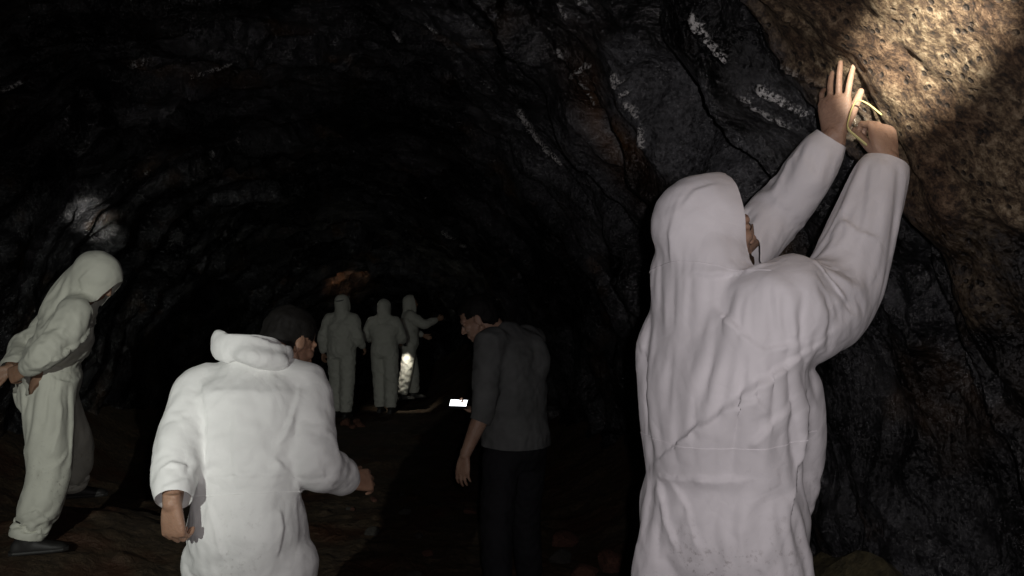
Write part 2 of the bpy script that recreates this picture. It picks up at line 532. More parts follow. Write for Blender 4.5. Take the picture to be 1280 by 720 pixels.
def build_cave():
    ys = np.concatenate([np.linspace(-5.5, 1.2, 90, endpoint=False), np.linspace(1.2, 5.5, 430, endpoint=False),
                         np.linspace(5.5, 9, 150, endpoint=False), np.linspace(9, 17.5, 130)])
    th = np.concatenate([np.linspace(R(-14), R(100), 330, endpoint=False), np.linspace(R(100), R(194), 180)])
    T, Y = np.meshgrid(th, ys)
    y = Y.ravel()
    t = T.ravel()
    cx = interp(y, [(-6, -0.8), (2, -1.0), (5, -1.35), (9, -1.9), (13, -2.2), (18, -2.4)])
    xr = interp(y, [(-6, 1.25), (0.5, 1.18), (2.17, 0.93), (3.2, 0.66), (4.5, 0.50), (6, 0.35), (9, -0.35), (13, -0.9), (18, -1.2)])
    xl = interp(y, [(-6, -3.6), (2, -4.1), (5, -4.3), (8, -4.4), (12, -3.9), (18, -3.6)])
    h = interp(y, [(-6, 2.7), (0, 2.95), (4, 3.25), (7, 3.0), (10, 2.55), (12, 2.22), (14, 2.0), (18, 1.4)])
    wr = (xr - cx) / 0.71
    wl = cx - xl
    # closing off both ends
    end = np.clip((y + 5.5) / 1.0, 0.0, 1) ** 0.5 * np.clip((17.5 - y) / 1.5, 0.0, 1) ** 0.5
    c, s = np.cos(t), np.sin(t)
    w = np.where(c > 0, wr, wl)
    px = cx + w * c * end
    pz = h * s * (0.2 + 0.8 * end) * np.where(end < 0.02, 0.0, 1.0)
    p = np.stack([px, y, pz], 1)
    inw = np.stack([-c / np.maximum(w, .5), np.zeros_like(c), -s / h], 1)
    inw /= np.linalg.norm(inw, axis=1)[:, None]
    # ledges: beds that run over the vault like ribs, warped and broken
    q = p.copy()
    warp = fbm(q * np.array([0.75, 0.75, 0.75]), 4, 41) * 0.75 + fbm(q * 2.6, 3, 77) * 0.16
    u = (y + 0.30 * (pz - 2) + warp) / 0.62
    cell = np.floor(u)
    fr = u - cell
    amp = 0.35 + 0.65 * _hash(cell.astype(np.int64), np.zeros(len(u), np.int64), np.zeros(len(u), np.int64), 5)
    patchy = sstep(-0.25, 0.30, fbm(q * 0.9, 3, 91))
    ramp_ = np.where(fr < 0.13, fr / 0.13, (1 - fr) / 0.87)
    riser = np.exp(-((fr - 0.07) / 0.09) ** 2) * patchy
    d = (ramp_ - 0.5) * 0.30 * amp * patchy
    u2 = (y * 1.0 - 0.25 * px + fbm(q * 2.1, 3, 13) * 0.33) / 0.21
    f2 = u2 - np.floor(u2)
    d += (np.where(f2 < 0.2, f2 / 0.2, (1 - f2) / 0.8) - 0.5) * 0.06 * sstep(-0.2, 0.3, fbm(q * 1.7, 3, 23))
    d += fbm(q * 0.7, 3, 2) * 0.16
    d += fbm(q * 2.4, 3, 31, 0.5) * 0.04
    wq = q + np.stack([fbm(q * 3, 2, 201), fbm(q * 3, 2, 202), fbm(q * 3, 2, 203)], 1) * .12
    an = wq * np.array([0.62, 2.0, 0.62])
    d += facets(an, .55, 300, .45) * .75 + facets(an + 5, .20, 310, .5) * .6
    d += fbm(q * 8.0, 3, 61) * 0.010
    # the tan bed: a nose of conglomerate that overhangs the explorer at the right
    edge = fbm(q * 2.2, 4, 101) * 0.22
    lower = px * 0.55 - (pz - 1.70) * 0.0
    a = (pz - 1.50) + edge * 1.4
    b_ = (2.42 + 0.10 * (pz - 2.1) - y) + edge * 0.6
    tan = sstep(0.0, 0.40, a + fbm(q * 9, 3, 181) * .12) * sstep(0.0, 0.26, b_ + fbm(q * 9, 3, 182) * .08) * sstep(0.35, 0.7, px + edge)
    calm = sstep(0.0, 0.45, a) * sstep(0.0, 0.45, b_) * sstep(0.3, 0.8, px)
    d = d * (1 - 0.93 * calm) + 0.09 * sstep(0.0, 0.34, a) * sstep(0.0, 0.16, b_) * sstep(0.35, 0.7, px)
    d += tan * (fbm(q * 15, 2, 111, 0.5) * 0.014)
    p = p + inw * d[:, None] * np.clip(end, 0, 1)[:, None]
    # pale painted glints along ledges, and a rusty patch: strength per vertex, and a little raised
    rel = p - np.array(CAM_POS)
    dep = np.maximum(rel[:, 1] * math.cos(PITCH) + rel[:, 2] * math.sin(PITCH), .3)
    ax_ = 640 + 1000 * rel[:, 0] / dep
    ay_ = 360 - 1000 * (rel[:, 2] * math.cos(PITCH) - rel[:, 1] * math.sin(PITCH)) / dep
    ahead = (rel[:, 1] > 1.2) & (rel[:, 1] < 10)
    painted_glint = np.zeros(len(p))
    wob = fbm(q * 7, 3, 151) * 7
    for pts, wd, st in PAINTED_GLINTS:
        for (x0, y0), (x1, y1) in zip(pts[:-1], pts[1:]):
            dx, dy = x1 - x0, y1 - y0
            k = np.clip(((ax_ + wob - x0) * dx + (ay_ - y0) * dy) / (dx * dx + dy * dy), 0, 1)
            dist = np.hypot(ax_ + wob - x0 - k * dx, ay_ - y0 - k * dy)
            painted_glint = np.maximum(painted_glint, st * np.exp(-(dist / (wd * .46)) ** 2) * ahead)
    painted_glint = painted_glint * sstep(-.50, -.05, fbm(q * 6, 3, 211))
    p = p + inw * (painted_glint * .030)[:, None]
    rustp = np.exp(-(((ax_ - 768 - (ay_ - 150) * .45) / 30) ** 2 + ((ay_ - 145) / 75) ** 2)) * ahead
    # a paler grey bed shows in two slabs
    wob2 = fbm(q * 3.5, 4, 171)
    def slab(cx_, cy_, la, lb, deg):
        c_, s_ = math.cos(R(deg)), math.sin(R(deg))
        u_ = (ax_ - cx_) * c_ + (ay_ - cy_) * s_
        v_ = -(ax_ - cx_) * s_ + (ay_ - cy_) * c_
        return sstep(.25, -.15, np.hypot(u_ / la, v_ / lb) - 1 + wob2 * .7) * ahead
    grey = np.maximum(slab(858, 172, 125, 62, 48), .75 * slab(700, 212, 105, 42, 45))
    sh = Y.shape
    me = grid_mesh("cave_rock", p[:, 0].reshape(sh), p[:, 1].reshape(sh), p[:, 2].reshape(sh))
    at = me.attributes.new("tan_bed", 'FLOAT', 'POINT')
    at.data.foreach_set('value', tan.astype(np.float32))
    at = me.attributes.new("seep", 'FLOAT', 'POINT')
    at.data.foreach_set('value', np.clip((riser * 1.2 + .75 * sstep(.05, .3, fbm(q * np.array([1.2, 5., 1.2]), 4, 141))) * sstep(-.2, .25, fbm(q * 2.1, 4, 131)), 0, 1).astype(np.float32))
    at = me.attributes.new("painted_glint", 'FLOAT', 'POINT')
    at.data.foreach_set('value', painted_glint.astype(np.float32))
    at = me.attributes.new("grey_bed", 'FLOAT', 'POINT')
    at.data.foreach_set('value', grey.astype(np.float32))
    at = me.attributes.new("rust", 'FLOAT', 'POINT')
    at.data.foreach_set('value', rustp.astype(np.float32))
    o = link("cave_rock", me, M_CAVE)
    tag(o, "dark wet rock walls and low vault of the cave", kind='structure')
    return o


def stone_mesh(name, seed, flat=0.6, sub=3):
    bm = bmesh.new()
    bmesh.ops.create_icosphere(bm, subdivisions=sub, radius=1)
    me = bpy.data.meshes.new(name)
    bm.to_mesh(me)
    bm.free()
    co = get_co(me)
    rnd = np.random.RandomState(seed)
    for k in range(9):                               # split faces
        n = rnd.normal(size=3); n /= np.linalg.norm(n)
        lim = rnd.uniform(0.55, 0.85)
        over = np.maximum(co @ n - lim, 0)
        co -= over[:, None] * n * 0.92
    co += co * (fbm(co * 2.5 + seed, 3, seed) * 0.10)[:, None]
    co[:, 2] *= flat
    set_co(me, co)
    return me


# ------------------------------------------------------------------ soft bodies: lofts joined by a voxel surface
def loft(bm, secs, n=20, power=2.0, cap=True):
    """secs: (centre, half-axis a, half-axis b)"""
    rings = []
    for c, a, b in secs:
        ring = []
        for k in range(n):
            t = 2 * math.pi * k / n
            ct, st = math.cos(t), math.sin(t)
            if power != 2.0:
                ct = math.copysign(abs(ct) ** (2 / power), ct)
                st = math.copysign(abs(st) ** (2 / power), st)
            ring.append(bm.verts.new(c + a * ct + b * st))
        rings.append(ring)
    for r0, r1 in zip(rings[:-1], rings[1:]):
        for k in range(n):
            bm.faces.new((r0[k], r0[(k + 1) % n], r1[(k + 1) % n], r1[k]))
    for ring, sign in ((rings[0], -1), (rings[-1], 1)):
        c = bm.verts.new(sum((v.co for v in ring), Vector()) / n)
        for k in range(n):
            f = (ring[k], ring[(k + 1) % n], c)
            bm.faces.new(f if sign > 0 else f[::-1])
    return rings


def perp(d, hint=None):
    d = d.normalized()
    h = hint if hint is not None else (V(0, 0, 1) if abs(d.z) < 0.9 else V(1, 0, 0))
    a = (h - d * h.dot(d))
    if a.length < 1e-4:
        a = d.orthogonal()
    a.normalize()
    return a, d.cross(a)


def catmull(pts, sub):
    """smooth in-between points for a chain of (pos, radius)"""
    out = []
    P_ = [Vector((*p, r)) for p, r in pts]
    for i in range(len(P_) - 1):
        p0 = P_[max(i - 1, 0)]; p1 = P_[i]; p2 = P_[i + 1]; p3 = P_[min(i + 2, len(P_) - 1)]
        for k in range(sub):
            t = k / sub
            q = 0.5 * ((2 * p1) + (p2 - p0) * t + (2 * p0 - 5 * p1 + 4 * p2 - p3) * t * t + (3 * p1 - p0 - 3 * p2 + p3) * t ** 3)
            out.append((Vector(q[:3]), q[3]))
    out.append((Vector(P_[-1][:3]), P_[-1][3]))
    return out


def chain(bm, pts, n=14, sub=1, flat=1.0, hint=None, round_ends=True):
    """tapered tube through (pos, radius) with rounded ends"""
    pts = [(Vector(p), r) for p, r in pts]
    if sub > 1:
        pts = catmull(pts, sub)
    secs = []
    a_prev = hint
    m = len(pts)
    for i, (p, r) in enumerate(pts):
        d = (pts[min(i + 1, m - 1)][0] - pts[max(i - 1, 0)][0]).normalized()
        a, b = perp(d, a_prev)
        a_prev = a
        if i == 0 and round_ends:
            for q, s in ((-0.95, 0.3), (-0.72, 0.68), (-0.38, 0.92)):
                secs.append((p + d * q * r * 0.9, a * r * s, b * r * s * flat))
        secs.append((p, a * r, b * r * flat))
        if i == m - 1 and round_ends:
            for q, s in ((0.38, 0.92), (0.72, 0.68), (0.95, 0.3)):
                secs.append((p + d * q * r * 0.9, a * r * s, b * r * s * flat))
    loft(bm, secs, n)


def blob(bm, c, ax, ay, az, n=16):
    """ellipsoid with half axes given as vectors"""
    secs = []
    for k in range(1, 10):
        t = math.pi * k / 10
        s = math.sin(t)
        secs.append((c - az * math.cos(t), ax * s, ay * s))
    loft(bm, secs, n)


def voxel_mesh(bm, voxel, smooth=4, name="tmp", factor=0.5):
    bmesh.ops.recalc_face_normals(bm, faces=bm.faces)
    me = bpy.data.meshes.new(name)
    bm.to_mesh(me)
    bm.free()
    o = bpy.data.objects.new(name, me)
    COL.objects.link(o)
    md = o.modifiers.new("r", 'REMESH')
    md.mode = 'VOXEL'
    md.voxel_size = voxel
    if smooth:
        sm = o.modifiers.new("s", 'SMOOTH')
        sm.factor = factor
        sm.iterations = smooth
    dg = bpy.context.evaluated_depsgraph_get()
    out = bpy.data.meshes.new_from_object(o.evaluated_get(dg))
    bpy.data.objects.remove(o)
    bpy.data.meshes.remove(me)
    smooth_shade(out)
    return out


def carve(me, keep):
    """drop the vertices where keep is False"""
    bm = bmesh.new()
    bm.from_mesh(me)
    bm.verts.ensure_lookup_table()
    bmesh.ops.delete(bm, geom=[v for v, k in zip(bm.verts, keep) if not k], context='VERTS')
    # only the largest shells stay
    bm.to_mesh(me)
    bm.free()
    me.update()
    return me


def cut(me, co, no, centre, axis_r, lo=-.05, hi=.2):
    """trim cloth at a plane, but only near the given axis, so the hem is a clean line"""
    no = Vector(no).normalized()
    co = Vector(co)
    bm = bmesh.new()
    bm.from_mesh(me)
    def near(v):
        rel = v.co - Vector(centre)
        h = rel.dot(no)
        return lo < h < hi and (rel - no * h).length < axis_r
    faces = [f for f in bm.faces if all(near(v) for v in f.verts)]
    es = {e for f in faces for e in f.edges}
    vs = {v for f in faces for v in f.verts}
    bmesh.ops.bisect_plane(bm, geom=list(vs) + list(es) + faces, plane_co=co, plane_no=no, clear_outer=True)
    lone = [v for v in bm.verts if not v.link_faces]
    bmesh.ops.delete(bm, geom=lone, context='VERTS')
    bm.to_mesh(me)
    bm.free()
    me.update()
    return me


def drape(me, goal, frames=16, grow=0.06, stiff=6.0, bend=0.4, pin=2.0, grav=0.5, seed=0):
    """let loose cloth buckle: it is a little too large for the shape it hangs on"""
    co = get_co(me)
    rnd = fbm(co * 14 + seed, 2, seed)
    set_co(me, co + get_no(me) * (rnd * 0.006)[:, None])
    o = bpy.data.objects.new("cloth", me)
    COL.objects.link(o)
    vg = o.vertex_groups.new(name="goal")
    lv = np.clip((goal * 20).astype(int), 0, 20)
    for k in np.unique(lv):
        if k > 0:
            vg.add(np.nonzero(lv == k)[0].tolist(), k / 20.0, 'REPLACE')
    md = o.modifiers.new("cloth", 'CLOTH')
    s = md.settings
    s.quality = 5
    s.mass = 0.15
    s.tension_stiffness = stiff
    s.compression_stiffness = stiff
    s.shear_stiffness = stiff * 0.6
    s.bending_stiffness = bend
    s.tension_damping = 3
    s.compression_damping = 3
    s.air_damping = 3
    s.vertex_group_mass = "goal"
    s.pin_stiffness = pin
    s.shrink_min = -grow
    s.shrink_max = -grow
    s.effector_weights.gravity = grav
    md.collision_settings.use_collision = False
    md.collision_settings.use_self_collision = False
    md.point_cache.frame_start = 1
    md.point_cache.frame_end = frames + 1
    SC.frame_start = 1
    SC.frame_end = frames + 1
    for f in range(1, frames + 1):
        SC.frame_set(f)
    dg = bpy.context.evaluated_depsgraph_get()
    out = bpy.data.meshes.new_from_object(o.evaluated_get(dg))
    bpy.data.objects.remove(o)
    SC.frame_set(1)
    smooth_shade(out)
    return out


def relax(me, it=1, factor=0.4, subdiv=0, thick=0.0):
    o = bpy.data.objects.new("tmp", me)
    COL.objects.link(o)
    if it:
        sm = o.modifiers.new("s", 'SMOOTH')
        sm.factor = factor
        sm.iterations = it
    if subdiv:
        sd = o.modifiers.new("d", 'SUBSURF')
        sd.levels = subdiv
        sd.render_levels = subdiv
    if thick:
        so = o.modifiers.new("t", 'SOLIDIFY')
        so.thickness = thick
        so.offset = -1
    dg = bpy.context.evaluated_depsgraph_get()
    out = bpy.data.meshes.new_from_object(o.evaluated_get(dg))
    bpy.data.objects.remove(o)
    smooth_shade(out)
    return out


def creases(o, lines, view=CAM_POS):
    """press sharp folds into cloth: each line is snapped to the cloth, then one side of it is raised and drops off at the line"""
    me = o.data
    co = get_co(me)
    no = get_no(me)
    off = np.zeros(len(co))
    vp = np.array(view)
    for pts, amp, width in lines:
        snap = []
        for (px, py) in pts:
            dv = np.array((P(px, py, 1.0) - Vector(view)).normalized())
            rel = co - vp
            t = rel @ dv
            d = np.linalg.norm(rel - t[:, None] * dv, axis=1)
            k = int(np.argmin(d * 6 + t))
            snap.append((co[k], no[k]))
        best = np.full(len(co), 1e9)
        sgn = np.zeros(len(co))
        along = np.zeros(len(co))
        n_seg = len(snap) - 1
        for i in range(n_seg):
            a, b = snap[i][0], snap[i + 1][0]
            nn = snap[i][1] + snap[i + 1][1]
            ab = b - a
            L2 = float(ab @ ab) + 1e-9
            k = np.clip(((co - a) @ ab) / L2, 0, 1)
            r = co - a - k[:, None] * ab
            d = np.linalg.norm(r, axis=1)
            side = np.cross(nn, ab)
            side /= np.linalg.norm(side) + 1e-9
            m = d < best
            best[m] = d[m]
            sgn[m] = (r @ side)[m]
            along[m] = ((i + k) / n_seg)[m]
        wob = 1 + .5 * fbm(co * 18, 2, 7)
        fade = sstep(0, .18, along) * (1 - sstep(.82, 1, along)) * .85 + .15
        facing = sstep(-.1, .3, (no * (snap[0][1] + snap[-1][1])).sum(1))
        up = np.where(sgn > 0, np.exp(-np.maximum(best, 0) / width), np.exp(-(best / .007) ** 2)) * np.where(best < width * 4, 1, 0)
        off += amp * up * wob * fade * facing
    set_co(me, co + no * off[:, None])


# ------------------------------------------------------------------ people
def hand(bm, wrist, direc, back, thumb_side, curls=(20, 25, 18), spread=4.0, thumb=(0.75, 0.62, -0.25), per=None, size=1.0, fat=1.0):
    """direc: from wrist to knuckles; back: out of the back of the hand; thumb_side +1/-1 picks which side the thumb is on"""
    y = direc.normalized()
    z = (back - y * back.dot(y)).normalized()
    x = y.cross(z) * thumb_side
    def L(a, b, c): return wrist + (x * a + y * b + z * c) * size
    S = size
    loft(bm, [(L(0, -0.03, 0), x * .026 * S, z * .019 * S), (L(0, 0.0, 0), x * .028 * S, z * .018 * S), (L(0.002, 0.03, 0), x * .036 * S, z * .0165 * S),
              (L(0.001, 0.06, 0), x * .041 * S, z * .0145 * S), (L(0, 0.082, 0), x * .041 * S, z * .0125 * S), (L(0, 0.094, -.001), x * .036 * S, z * .009 * S)], 18, 2.6)
    roots = [(.0315, .088, .072, .0088), (.0105, .092, .081, .0090), (-.0105, .089, .075, .0086), (-.0305, .080, .059, .0076)]
    for k, (rx, ry, ln, r) in enumerate(roots):
        c = per[k] if per else curls
        sp = R((1.4 - k) * spread)
        f = (y * math.cos(sp) + x * math.sin(sp)).normalized()
        p = L(rx, ry - 0.012, 0.001)
        r = r * fat
        pts = [(p, r * S * 1.05)]
        ang = 0
        q = L(rx, ry, 0.001)
        pts.append((q, r * S * 1.05))
        for seg, frac in enumerate((0.46, 0.30, 0.24)):
            ang += R(c[seg])
            dv = f * math.cos(ang) - z * math.sin(ang)
            q = q + dv * ln * frac * S
            pts.append((q, r * S * (0.97, 0.90, 0.74)[seg]))
        chain(bm, pts, 12)
    t0 = L(.020, .012, -.004)
    tv = (x * thumb[0] + y * thumb[1] + z * thumb[2]).normalized()
    tv2 = (tv + y * 0.35 - z * 0.10).normalized()
    tv3 = (tv2 + y * 0.25 - z * 0.15).normalized()
    p1 = t0 + tv * .042 * S
    p2 = p1 + tv2 * .034 * S
    p3 = p2 + tv3 * .026 * S
    chain(bm, [(t0, .0150 * S), (p1, .0120 * S), (p2, .0100 * S), (p3, .0080 * S)], 12)
    return L


def head(bm, c, f, up, neck_base, s=1.0, beard=False):
    f = f.normalized()
    up = (up - f * up.dot(f)).normalized()
    r = f.cross(up)
    def L(a, b, cc): return c + (r * a + f * b + up * cc) * s
    blob(bm, L(0, -0.012, 0.030), r * .077 * s, f * .098 * s, up * .090 * s, 24)            # cranium
    blob(bm, L(0, 0.022, -0.040), r * .062 * s, f * .066 * s, up * .082 * s, 20)            # face
    blob(bm, L(0, 0.052, -0.090), r * .036 * s, f * .034 * s, up * .028 * s, 14)            # chin
    for sgn in (-1, 1):
        chain(bm, [(L(sgn * .058, -.010, -.055), .016 * s), (L(sgn * .040, .038, -.092), .016 * s), (L(sgn * .012, .064, -.100), .015 * s)], 10)   # jaw
        blob(bm, L(sgn * .040, .060, -.022), r * .022 * s, f * .022 * s, up * .020 * s, 12)  # cheek
        chain(bm, [(L(sgn * .050, .068, .018), .010 * s), (L(sgn * .022, .083, .022), .011 * s), (L(0, .086, .016), .010 * s)], 10)   # brow
        blob(bm, L(sgn * .076, -.012, -.012), r * .008 * s, f * .020 * s, up * .032 * s, 12)  # ear
        blob(bm, L(sgn * .033, .076, -.001), r * .013 * s, f * .011 * s, up * .010 * s, 12)   # eyelid
    chain(bm, [(L(0, .086, .006), .008 * s), (L(0, .100, -.020), .010 * s), (L(0, .108, -.036), .012 * s)], 10)  # nose
    for sgn in (-1, 1):
        blob(bm, L(sgn * .011, .096, -.040), r * .008 * s, f * .010 * s, up * .008 * s, 10)
    chain(bm, [(L(-.022, .080, -.064), .006 * s), (L(0, .091, -.062), .008 * s), (L(.022, .080, -.064), .006 * s)], 10)  # lips
    chain(bm, [(L(-.018, .080, -.074), .006 * s), (L(0, .090, -.075), .008 * s), (L(.018, .080, -.074), .006 * s)], 10)
    chain(bm, [(neck_base, .066 * s), (neck_base.lerp(L(0, -.028, -.05), .55), .057 * s), (L(0, -.028, -.045), .058 * s)], 16)
    return L


def torso_frame(J):
    rt_p = V(J['pf'].y, -J['pf'].x, 0).normalized()
    rt_c = (J['sr'] - J['sl']).normalized()
    return rt_p, rt_c


def sec(c, right, fwd, w, d):
    return (c, right * w, fwd * d)


def torso(bm, J, k, n=28):
    """k: dict of (half width, half depth) at crotch, hip, waist, ribs, chest, shoulder, neck"""
    rt_p, rt_c = torso_frame(J)
    pel, wai, che, nec = J['pelvis'], J['waist'], J['chest'], J['neck']
    def fr(t):
        r = rt_p.lerp(rt_c, t).normalized()
        return r
    up1 = (wai - pel).normalized()
    secs = []
    def add(c, t, up, key):
        r = fr(t)
        r = (r - up * r.dot(up)).normalized()
        f = up.cross(r)
        w, d = k[key]
        secs.append((c, r * w, f * d))
    up2 = (che - wai).normalized()
    up3 = (nec - che).normalized()
    add(pel - up1 * .10, 0, up1, 'crotch')
    add(pel - up1 * .02, 0, up1, 'hip')
    add(pel.lerp(wai, .55), .1, up1, 'hip2')
    add(wai, .3, (up1 + up2).normalized(), 'waist')
    add(wai.lerp(che, .45), .6, up2, 'ribs')
    add(che, .9, (up2 + up3).normalized(), 'chest')
    mid = (J['sl'] + J['sr']) * .5
    add(che.lerp(mid, .75), 1, up3, 'shoulder')
    add(nec.lerp(mid, .35), 1, up3, 'collar')
    add(nec, 1, up3, 'neck')
    loft(bm, secs, n, 2.35)


BODY_K = dict(crotch=(.12, .09), hip=(.165, .115), hip2=(.155, .105), waist=(.140, .098), ribs=(.150, .105), chest=(.165, .112), shoulder=(.150, .085), collar=(.09, .07), neck=(.055, .055))
SUIT_K = dict(crotch=(.15, .13), hip=(.205, .165), hip2=(.205, .165), waist=(.180, .140), ribs=(.205, .155), chest=(.215, .150), shoulder=(.185, .115), collar=(.115, .09), neck=(.075, .075))


def scale_k(k, sw, sd):
    return {a: (b[0] * sw, b[1] * sd) for a, b in k.items()}


def legs_default(J, floor):
    for s in 'lr':
        if 'a' + s not in J:
            J['a' + s] = V(J['h' + s].x, J['h' + s].y, floor + .085)
        if 'k' + s not in J:
            J['k' + s] = J['h' + s].lerp(J['a' + s], .5)


def build_body(J, voxel, skin_hands=True, hands=None, thin=.80):
    bm = bmesh.new()
    torso(bm, J, scale_k(BODY_K, thin, thin))
    for s in 'lr':
        sh, el, wr = J['s' + s], J['e' + s], J['w' + s]
        root = J['chest'].lerp(sh, .55) + (J['neck'] - J['chest']) * .3
        chain(bm, [(root, .05 * thin), (sh, .060 * thin), (sh.lerp(el, .35), .052 * thin), (el, .042 * thin ** 2), (el.lerp(wr, .3), .043 * thin), (wr, .027)], 14, 3)
        hp, kn, an = J['h' + s], J['k' + s], J['a' + s]
        chain(bm, [(hp, .085), (hp.lerp(kn, .4), .080), (kn, .054), (kn.lerp(an, .3), .054), (an, .038)], 14, 3)
    J['headL'] = head(bm, J['head'], J['hf'], J['hup'], J['neck'])
    for h in (hands or []):
        J['handL' + h['side']] = hand(bm, J['w' + h['side']], **{k: v for k, v in h.items() if k != 'side'})
    return voxel_mesh(bm, voxel, 3, "body", 0.45)


def sleeve(bm, J, s, r0=.095, r1=.080, r2=.068, r3=.046, upto=1.0, bag=.0):
    sh, el, wr = J['s' + s], J['e' + s], J['w' + s]
    fd = (wr - el).normalized()
    root = J['chest'].lerp(sh, .50) + (J['neck'] - J['chest']) * .15
    pts = [(root, r0 * .95), (sh, r0), (sh.lerp(el, .5), (r0 + r1) / 2 + bag), (el, r1), (el.lerp(wr, .45), r2), (el.lerp(wr, .82), r2 * .86), (wr - fd * .018, r3)]
    chain(bm, pts, 18, 3, round_ends=True)


def trouser(bm, J, s, r0=.115, r1=.098, r2=.092, r3=.085, stop=.03):
    hp, kn, an = J['h' + s], J['k' + s], J['a' + s]
    d = (an - kn).normalized()
    chain(bm, [(hp, r0), (hp.lerp(kn, .5), (r0 + r1) / 2), (kn, r1), (kn.lerp(an, .5), r2), (an - d * stop, r3)], 18, 3)


def hood_up(bm, J, s=1.0, grow=1.0):
    """loose hood over the head, joined to the collar"""
    L = J['headLf']
    c = J['head']
    f, up = J['hf'].normalized(), None
    up = (J['hup'] - f * J['hup'].dot(f)).normalized()
    r = f.cross(up)
    blob(bm, L(0, -.010, .022), r * .104 * grow, f * .130 * grow, up * .118 * grow, 24)
    blob(bm, L(0, .030, -.035), r * .092 * grow, f * .100 * grow, up * .125 * grow, 24)
    chain(bm, [(L(0, -.045, .00), .095 * grow), (J['neck'] + V(0, 0, .01), .105 * grow), (J['neck'].lerp(J['chest'], .35), .12)], 18, 3)


def headL(J):
    f = J['hf'].normalized()
    up = (J['hup'] - f * J['hup'].dot(f)).normalized()
    r = f.cross(up)
    c = J['head']
    return lambda a, b, cc: c + r * a + f * b + up * cc


def seam_tube(me, plane_co, plane_no, parent, material, centre, radius, name="seam", r=.0022):
    """a stitched seam: the line where a plane meets the cloth, raised as a thin cord"""
    bm = bmesh.new()
    bm.from_mesh(me)
    geom = bm.verts[:] + bm.edges[:] + bm.faces[:]
    res = bmesh.ops.bisect_plane(bm, geom=geom, plane_co=plane_co, plane_no=plane_no)
    edges = [e for e in res['geom_cut'] if isinstance(e, bmesh.types.BMEdge)]
    bm.normal_update()
    segs = []
    for e in edges:
        a, b = e.verts
        if (a.co - centre).length < radius and (b.co - centre).length < radius:
            segs.append((a.co + a.normal * r * .3, b.co + b.normal * r * .3))
    bm.free()
    if not segs:
        return None
    par = {}
    def find(k):
        while par[k] != k:
            k = par[k]
        return k
    key = lambda p: (round(p.x, 5), round(p.y, 5), round(p.z, 5))
    for a, b in segs:
        for k in (key(a), key(b)):
            par.setdefault(k, k)
        par[find(key(a))] = find(key(b))
    count = {}
    for a, b in segs:
        count[find(key(a))] = count.get(find(key(a)), 0) + 1
    top = max(count, key=count.get)
    segs = [(a, b) for a, b in segs if find(key(a)) == top]
    out = bmesh.new()
    for a, b in segs:
        d = b - a
        if d.length < 1e-6:
            continue
        x, y = perp(d)
        ra = [out.verts.new(a - d * .1 + (x * math.cos(t) + y * math.sin(t)) * r) for t in (0, 2.094, 4.189)]
        rb = [out.verts.new(b + d * .1 + (x * math.cos(t) + y * math.sin(t)) * r) for t in (0, 2.094, 4.189)]
        for k in range(3):
            out.faces.new((ra[k], ra[(k + 1) % 3], rb[(k + 1) % 3], rb[k]))
    m2 = bpy.data.meshes.new(name)
    out.to_mesh(m2)
    out.free()
    return link(name, m2, material, parent)


def shoe(J, s, floor_dir, parent, floor):
    an = J['a' + s]
    f = V(floor_dir.x, floor_dir.y, 0).normalized()
    r = V(f.y, -f.x, 0)
    z0 = an.z - .085
    bm = bmesh.new()
    secs = []
    for t, w, h in ((-.075, .026, .05), (-.06, .036, .075), (-.01, .040, .085), (.06, .043, .07), (.12, .048, .052), (.165, .042, .042), (.19, .022, .03)):
        c = V(an.x, an.y, z0 + h / 2) + f * t
        secs.append((c, r * w, V(0, 0, h / 2)))
    loft(bm, secs, 14, 2.8)
    chain(bm, [(an + V(0, 0, -.03), .048), (an + V(0, 0, .10), .055)], 14)
    me = voxel_mesh(bm, .012, 2, "boot")
    sh = link("boot", me, M_SHOE, parent)
    bm = bmesh.new()
    secs = []
    for t, w in ((-.08, .028), (-.06, .040), (0, .043), (.08, .048), (.13, .052), (.175, .042), (.197, .022)):
        c = V(an.x, an.y, z0 + .010) + f * t
        secs.append((c, r * w, V(0, 0, .011)))
    loft(bm, secs, 12, 4)
    bmesh.ops.recalc_face_normals(bm, faces=bm.faces)
    m2 = bpy.data.meshes.new("sole")
    bm.to_mesh(m2)
    bm.free()
    link("sole", m2, M_SHOE, sh)
    return sh


def eyes(J, parent):
    L = headL(J)
    for s in (-1, 1):
        bm = bmesh.new()
        bmesh.ops.create_uvsphere(bm, u_segments=12, v_segments=8, radius=.0115)
        bmesh.ops.translate(bm, verts=bm.verts, vec=L(s * .033, .0785, -.001))
        me = bpy.data.meshes.new("eye")
        bm.to_mesh(me)
        bm.free()
        smooth_shade(me)
        link("eye", me, M_EYE, parent)


def hair(J, parent, voxel=.006, material=None, back=True):
    L = headL(J)
    f = J['hf'].normalized()
    up = (J['hup'] - f * J['hup'].dot(f)).normalized()
    r = f.cross(up)
    bm = bmesh.new()
    blob(bm, L(0, -.014, .036), r * .084, f * .104, up * .094, 24)
    blob(bm, L(0, -.055, -.01), r * .070, f * .060, up * .070, 20)
    me = voxel_mesh(bm, voxel, 3, "hair")
    co = get_co(me)
    c = np.array(J['head'])
    loc = np.stack([(co - c) @ np.array(r), (co - c) @ np.array(f), (co - c) @ np.array(up)], 1)
    # fringe line: no hair on the face or below the ears
    keep = ~((loc[:, 1] > .045) & (loc[:, 2] < .052 + .25 * (loc[:, 1] - .045) * 0)) & ~((loc[:, 1] > -.02) & (loc[:, 2] < .012)) & (loc[:, 2] > -.075)
    n = get_no(me)
    q = loc * np.array([90, 30, 30])
    set_co(me, co + n * (fbm(q, 3, 3) * .007 + .001)[:, None])
    carve(me, keep)
    return link("hair", me, material or M_HAIR, parent)


